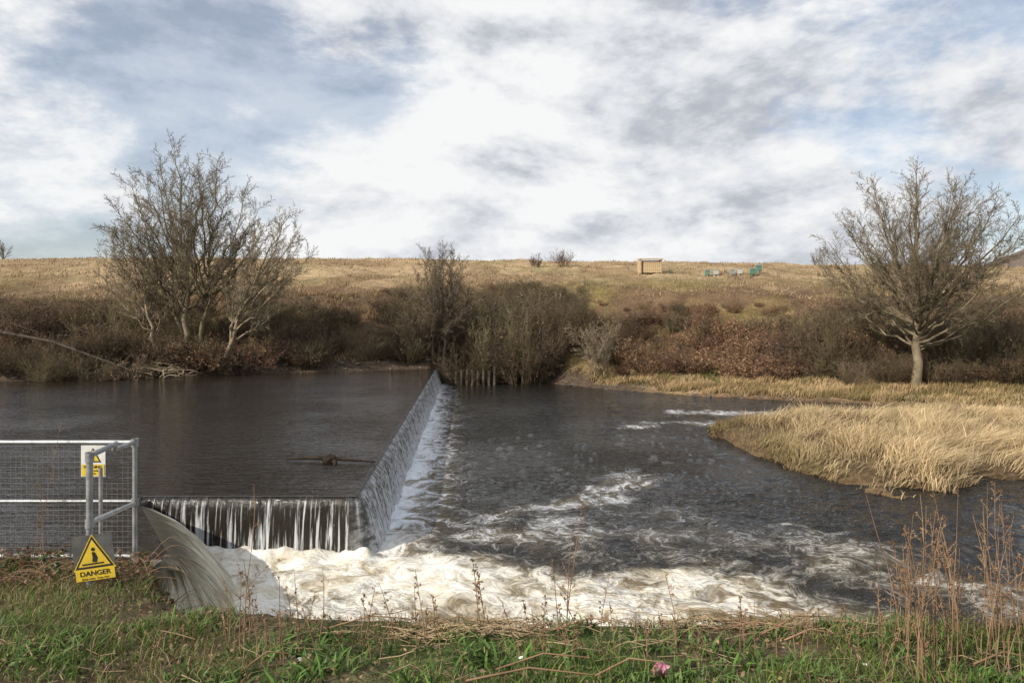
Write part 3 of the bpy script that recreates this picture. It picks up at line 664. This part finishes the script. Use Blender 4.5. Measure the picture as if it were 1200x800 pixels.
# ---------- fence ----------
galv=simple('galvanised_steel',(.26,.27,.27),(.42,.43,.43),9,.45,.1,.5,metal=.5)
wirem=simple('wire_steel',(.2,.2,.2),(.3,.3,.3),9,.6,.0,.3)
fe=empty('safety_railing')
yb=6.4;xb=at(158,yb);zt=W(0,518,yb)[2];zm=W(0,587,yb)[2];zb=W(0,655,yb)[2]
xl=-6.1
tr=[]
r=.021
def line(a,b,n=2): return [tuple(np.array(a)+(np.array(b)-np.array(a))*t) for t in np.linspace(0,1,n)]
tr.append((line((xb,yb,zb-.3),(xb,yb,zt)),[r,r]))
for z in(zt,zm,zb+.03): tr.append((line((xl,yb,z),(xb,yb,z)),[r,r] if z!=zm else [.014,.014]))
tr.append((line((xl,yb,zb-.3),(xl,yb,zt)),[r,r]))
xn,yn=at(105,5.3),5.3;zn=W(0,532,yn)[2]
tr.append((line((xn,yn,W(0,712,yn)[2]),(xn,yn,zn)),[.024,.024]))
tr.append(([(xb,yb,zt),(xb+.01,yb-.35,zt+.0),(xn+.06,yn+.25,zn+.035),(xn+.0,yn+.02,zn-.01)],[r]*4))
tr.append((line((xb,yb,zm-.02),(xn,yn,W(0,612,yn)[2]),3),[r]*3))
tr.append((line((at(118,5.9),5.9,W(0,670,5.9)[2]),(at(118,5.9),5.9,W(0,548,5.9)[2])),[.016,.016]))
tube_obj('rails',tr,galv,12,fe)
wr=[]
for x in np.arange(xl+.05,xb,.05): wr.append((line((x,yb+.0,zb+.03),(x,yb,zt)),[.0011]*2))
for z in np.arange(zb+.06,zt,.05): wr.append((line((xl,yb+.004,z),(xb,yb+.004,z)),[.0011]*2))
tube_obj('wire_mesh',wr,wirem,4,fe)
cl=[]
for (x,y,z) in [(xb,yb,zt),(xb,yb,zm),(xb,yb,zb+.03),(xn,yn,zn-.02),(xn,yn,W(0,612,yn)[2])]: cl.append((line((x,y,z-.04),(x,y,z+.035)),[.032,.032]))
tube_obj('clamps',cl,galv,12,fe)
# ---------- signs ----------
yel=simple('sign_yellow',(.70,.50,.04),(.58,.41,.05),12,.45,det=5);blk=simple('sign_black',(.02,.02,.02),(.035,.035,.035),9,.5)
wh=simple('sign_white',(.70,.70,.68),(.56,.56,.52),9,.5,det=5);gry=simple('sign_grey',(.07,.07,.07),(.12,.12,.115),9,.6,det=5)
def flat(name,poly,y,mat,parent):
    me=bpy.data.meshes.new(name);me.from_pydata([(a,y,b) for a,b in poly],[],[list(range(len(poly)))]);me.materials.append(mat);return obj(name,me,parent)
def text(name,s,size,x,y,z,mat,parent,sx=1.):
    cu=bpy.data.curves.new(name,'FONT');cu.body=s;cu.size=size;cu.align_x='CENTER';cu.align_y='CENTER';cu.offset=size*.02
    o=bpy.data.objects.new(name,cu);C.objects.link(o)
    dg=bpy.context.evaluated_depsgraph_get();me=bpy.data.meshes.new_from_object(o.evaluated_get(dg));bpy.data.objects.remove(o)
    me.materials.clear();me.materials.append(mat);o=obj(name,me,parent,(x,y,z));o.rotation_euler=(math.pi/2,0,0);o.scale=(sx,1,1);return o
def tri(h,cz,k): 
    b=h*.58;return [(-b*k,cz-h/2*k),(b*k,cz-h/2*k),(0,cz+h/2*k*1.05)]
s1=empty('danger_sign',W(110,653,5.22))
s1.rotation_euler=(0,math.radians(-6),math.radians(8))
box('board',(0,.004,0),(.29,.006,.35),gry,s1)
flat('yellow_band',[(-.14,-.17),(.14,-.17),(.14,-.09),(-.14,-.09)],-.003,yel,s1)
flat('triangle_edge',tri(.25,.042,1.06),-.0015,yel,s1)
flat('triangle_border',tri(.24,.042,1.),-.0025,blk,s1);flat('triangle',tri(.24,.037,.82),-.004,yel,s1)
flat('figure_body',[(-.012,-.03),(.02,-.035),(.03,-.0),(.012,.045),(-.01,.045),(-.006,.01)],-.006,blk,s1)
flat('figure_head',[(.002+.014*math.cos(a),.066+.014*math.sin(a)) for a in np.linspace(0,5.8,12)],-.006,blk,s1)
flat('figure_ledge',[(-.085,-.05),(.07,-.05),(.07,-.038),(-.085,-.038)],-.0055,blk,s1)
text('danger_text','DANGER',.052,0,-.005,-.117,blk,s1,1.05);text('small_text','Deep water  Keep clear',.02,0,-.005,-.155,blk,s1)
s2=empty('warning_sign',W(109,540,6.33))
box('board',(0,.004,0),(.225,.005,.29),wh,s2)
flat('triangle_border',tri(.13,.055,1.),-.002,blk,s2);flat('triangle',tri(.13,.052,.78),-.004,yel,s2)
flat('bang',[(-.008,.035),(.008,.035),(.012,.085),(-.012,.085)],-.006,blk,s2)
flat('yellow_band',[(-.105,-.135),(.105,-.135),(.105,-.03),(-.105,-.03)],-.003,yel,s2)
text('warning_text','WARNING',.035,0,-.005,-.055,blk,s2);text('small_text','Fast flowing\nwater',.026,0,-.005,-.1,blk,s2)
# ---------- world ----------
w=bpy.data.worlds.new('World');scene.world=w;w.use_nodes=True;nt=w.node_tree
for n_ in list(nt.nodes): nt.nodes.remove(n_)
el=math.radians(32);az=math.radians(232)
sky=node(nt,'ShaderNodeTexSky',sky_type='NISHITA');sky.sun_disc=False;sky.sun_elevation=el;sky.sun_rotation=az;sky.air_density=1.;sky.dust_density=1.5
bg1=node(nt,'ShaderNodeBackground',i_Color=sky.outputs[0],i_Strength=.15)
tc=node(nt,'ShaderNodeTexCoord').outputs['Generated']
pc=node(nt,'ShaderNodeMapping',i_Vector=tc,i_Scale=(1.,1.,2.1),i_Location=(1.7,3.3,.35)).outputs[0]
def blobsum(lst,base):
    acc=base
    for px,py,wd,wt in lst:
        v=Vector(((px-600)/800,1,(H0-py)/800)).normalized()
        dt=node(nt,'ShaderNodeVectorMath',operation='DOT_PRODUCT',i_0=tc,i_1=tuple(v)).outputs['Value']
        acc=math_(nt,'MULTIPLY_ADD',smr(nt,dt,math.cos(math.radians(wd)),1.),wt,acc)
    return acc
nA=noise(nt,pc,3.6,8,.60,.1)
nB=noise(nt,node(nt,'ShaderNodeMapping',i_Vector=pc,i_Location=(-.035,0,.065)).outputs[0],3.6,6,.60,.1)
nL=noise(nt,pc,1.8,3,.5)
mask=blobsum([(120,20,26,-.12),(1080,50,24,-.13),(330,50,14,-.07),(30,295,8,-.10),(480,200,20,.17),(780,110,18,.2),(60,200,9,.12),(700,260,18,.16),(1080,260,14,.12)],nA)
mask=smr(nt,mask,.40,.55,.50,1.)
lit=math_(nt,'MULTIPLY_ADD',math_(nt,'SUBTRACT',nA,nB),2.1,.61)
lit=math_(nt,'ADD',lit,math_(nt,'MULTIPLY',math_(nt,'SUBTRACT',.5,nL),.75))
shade=blobsum([(800,90,15,-.12),(860,50,9,-.04),(620,255,10,-.07),(440,262,8,-.07),(980,245,16,-.10),(1180,200,12,-.06),(150,230,9,-.05),(450,175,10,.12),(590,20,12,.12),(640,150,8,.08),(30,185,8,.12),(1000,110,10,.06),(600,297,6,.10),(800,297,6,.08)],lit)
ramp=node(nt,'ShaderNodeValToRGB',i_Fac=shade);cr=ramp.color_ramp
cr.elements[0].position=.05;cr.elements[0].color=(.36,.38,.42,1);cr.elements[1].position=.80;cr.elements[1].color=(.93,.935,.94,1)
e_=cr.elements.new(.40);e_.color=(.54,.565,.62,1);e_=cr.elements.new(.60);e_.color=(.77,.79,.825,1)
bg2=node(nt,'ShaderNodeBackground',i_Color=ramp.outputs[0],i_Strength=1.)
mx=node(nt,'ShaderNodeMixShader',i_0=mask,i_1=bg1.outputs[0],i_2=bg2.outputs[0])
nt.links.new(mx.outputs[0],node(nt,'ShaderNodeOutputWorld').inputs[0])
sl=bpy.data.lights.new('sun','SUN');sl.energy=5.0;sl.angle=math.radians(.6);sl.color=(1,.92,.80)
so=bpy.data.objects.new('sun',sl);C.objects.link(so)
sd_=Vector((math.sin(az)*math.cos(el),math.cos(az)*math.cos(el),math.sin(el)));so.rotation_euler=sd_.to_track_quat('Z','Y').to_euler();so.location=(0,0,50)
# ---------- camera ----------
cam=bpy.data.cameras.new('camera');cam.lens=24;cam.sensor_width=36;cam.shift_y=-.025;cam.clip_end=6000;cam.clip_start=.05
co=bpy.data.objects.new('camera',cam);C.objects.link(co);co.location=(0,0,CZ);co.rotation_euler=(math.radians(90),0,0);scene.camera=co
